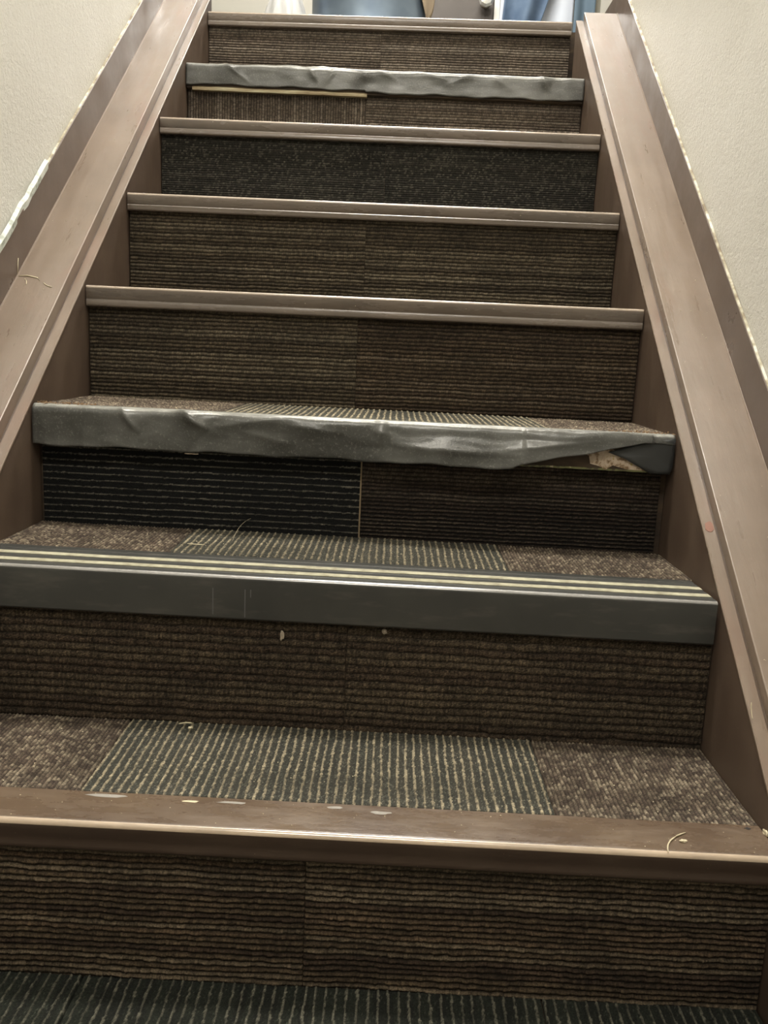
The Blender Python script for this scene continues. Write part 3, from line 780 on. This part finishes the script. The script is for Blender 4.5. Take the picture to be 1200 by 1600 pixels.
# white plastic bag left of the barrel
m_bag, nt, b = M('white_plastic_bag'); b.inputs['Base Color'].default_value = (.72, .73, .74, 1); b.inputs['Roughness'].default_value = .35
import bmesh
bm = bmesh.new(); bmesh.ops.create_icosphere(bm, subdivisions=4, radius=1)
for v_ in bm.verts:
    a = math.atan2(v_.co.y, v_.co.x); zz = v_.co.z
    q = 1 + .07*math.sin(9*a+3*zz) + .05*math.sin(17*a-5*zz)
    top = .45+.55*min(1, max(0, (1-zz)/.9))
    v_.co = Vector((-.405+v_.co.x*.088*q*(top*.5+.5), 3.40+v_.co.y*.075*q*(top*.5+.5), LZ+.235+zz*.235))
me = bpy.data.meshes.new('plastic_bag'); bm.to_mesh(me); bm.free(); me.shade_smooth()
tag(link('plastic_bag', me, m_bag), 'crumpled white plastic bag standing left of the blue barrel', 'bag')
# door in the far wall with faceted glass knob
m_door = paint_mat('dark_door_paint', (.075, .062, .054), .45, (.10, .085, .072))
dr = structure(box('door_1', -.33, .483, 4.955, 4.998, 1.5235, 3.56, m_door, bev=.002))
for (a, c_, d0, d1) in ((-.22, .03, 1.72, 2.32), (.12, .37, 1.72, 2.32), (-.22, .03, 2.62, 3.40), (.12, .37, 2.62, 3.40)):
    o_ = box('door_panel', a, c_, 4.949, 4.9552, d0, d1, m_door, bev=.003); place(o_, dr)
m_glass, nt, b = M('faceted_glass'); b.inputs['Base Color'].default_value = (.95, .97, .95, 1)
b.inputs['Roughness'].default_value = .05; b.inputs['Transmission Weight'].default_value = .55; b.inputs['Metallic'].default_value = .25; b.inputs['IOR'].default_value = 1.5
m_brass = flat('dull_brass', (.45, .40, .30), .3, 1.0)
def knob_mesh(prof, c_, mat, name, n, smooth):
    vs_ = []; fs = []; m_ = len(prof)
    for i in range(n):
        a = 2*math.pi*i/n
        for r_, t_ in prof: vs_.append((c_[0]+r_*math.cos(a), c_[1]-t_, c_[2]+r_*math.sin(a)))
    for i in range(n):
        for j in range(m_-1): a = i*m_+j; b_ = ((i+1) % n)*m_+j; fs.append((a, a+1, b_+1, b_))
    return mesh_obj(name, vs_, fs, mat, smooth=smooth)
KC = (.438, 4.955, 2.500)
kn = knob_mesh([(0, 0), (.026, 0), (.026, .004), (.012, .008), (.009, .03), (.012, .032), (0, .032)], KC, m_brass, 'door_knob', 20, True); place(kn, dr)
kg = knob_mesh([(0, .030), (.022, .032), (.040, .048), (.043, .062), (.032, .076), (0, .082)], KC, m_glass, 'knob_glass', 8, False); place(kg, kn); kg['label'] = 'faceted clear glass knob'
# door frame
for nm, a, c_, d0, d1 in (('trim_1', -.40, -.335, LZ, 3.63), ('trim_2', .487, .515, LZ, 3.63), ('trim_3', -.40, .515, 3.565, 3.63)):
    structure(box(nm, a, c_, 4.94, 4.999, d0, d1 if nm != 'trim_3' else 3.64, m_ceil))
# garments on hooks right of the door
def garment(name, xs, z0, z1_, yy, mat, fold, amp, label, seed, lean=0.0):
    """hanging cloth between left/right edges given at the hem and at the shoulder"""
    (l0, r0_), (l1, r1) = xs; vs_ = []; fs = []; nu, nv = 40, 30
    for i in range(nu+1):
        for j in range(nv+1):
            u, v_ = i/nu, j/nv
            l = l0+(l1-l0)*v_; r = r0_+(r1-r0_)*v_
            d = amp*(math.sin(u*fold*2*math.pi+seed) + .5*math.sin(u*fold*4.3+v_*5+seed))*(1-.45*v_) + lean*(1-v_)
            vs_.append((l+(r-l)*u, yy-d, z0+(z1_-z0)*v_ + .01*math.sin(u*7+seed)*(1-v_)))
    for i in range(nu):
        for j in range(nv): a = i*(nv+1)+j; fs.append((a, a+nv+1, a+nv+2, a+1))
    root = empty(name, ((l0+r0_)/2, yy, z0)); tag(root, label, 'clothing', 'clothes hanging beside the landing door')
    o_ = mesh_obj('cloth', vs_, fs, mat, root, smooth=True, sharp=0)
    sd = o_.modifiers.new('t', 'SOLIDIFY'); sd.thickness = .006
    cxm = (l1+r1)/2
    hk = tube('hanger_hook', [(cxm, yy+.0, z1_-.01), (cxm, yy-.005, z1_+.04), (cxm, yy+.02, z1_+.065), (cxm, min(yy+.06, 4.995), z1_+.06)], .004, m_brass, root)
    return root
m_blue, nt, b = M('blue_cloth'); co = coords(nt)
c = ramp(nt, noise(nt, co, 12, 3), [(.35, (.075, .12, .20)), (.65, (.11, .165, .25))]); nt.links.new(c, b.inputs['Base Color']); b.inputs['Roughness'].default_value = .8
m_blue2, nt, b = M('slate_blue_cloth'); b.inputs['Base Color'].default_value = (.10, .15, .20, 1); b.inputs['Roughness'].default_value = .8
m_white, nt, b = M('pale_blue_white_cloth'); b.inputs['Base Color'].default_value = (.62, .67, .76, 1); b.inputs['Roughness'].default_value = .8
garment('hanging_garment', ((.505, .905), (.53, .90)), 2.02, 3.05, 4.93, m_white, 2.5, .012, 'pale blue-white garment hanging behind the blue one beside the door', 1.0)
garment('hanging_garment', ((.505, .62), (.565, .92)), 2.05, 3.02, 4.84, m_blue, 1.5, .022, 'mid-blue garment hanging in front of the pale one, nearest the door', 2.4)
garment('hanging_garment', ((.90, 1.0), (.90, 1.02)), 2.05, 3.0, 4.90, m_blue2, 1.3, .012, 'narrow slate-blue garment hanging furthest from the door', .4)
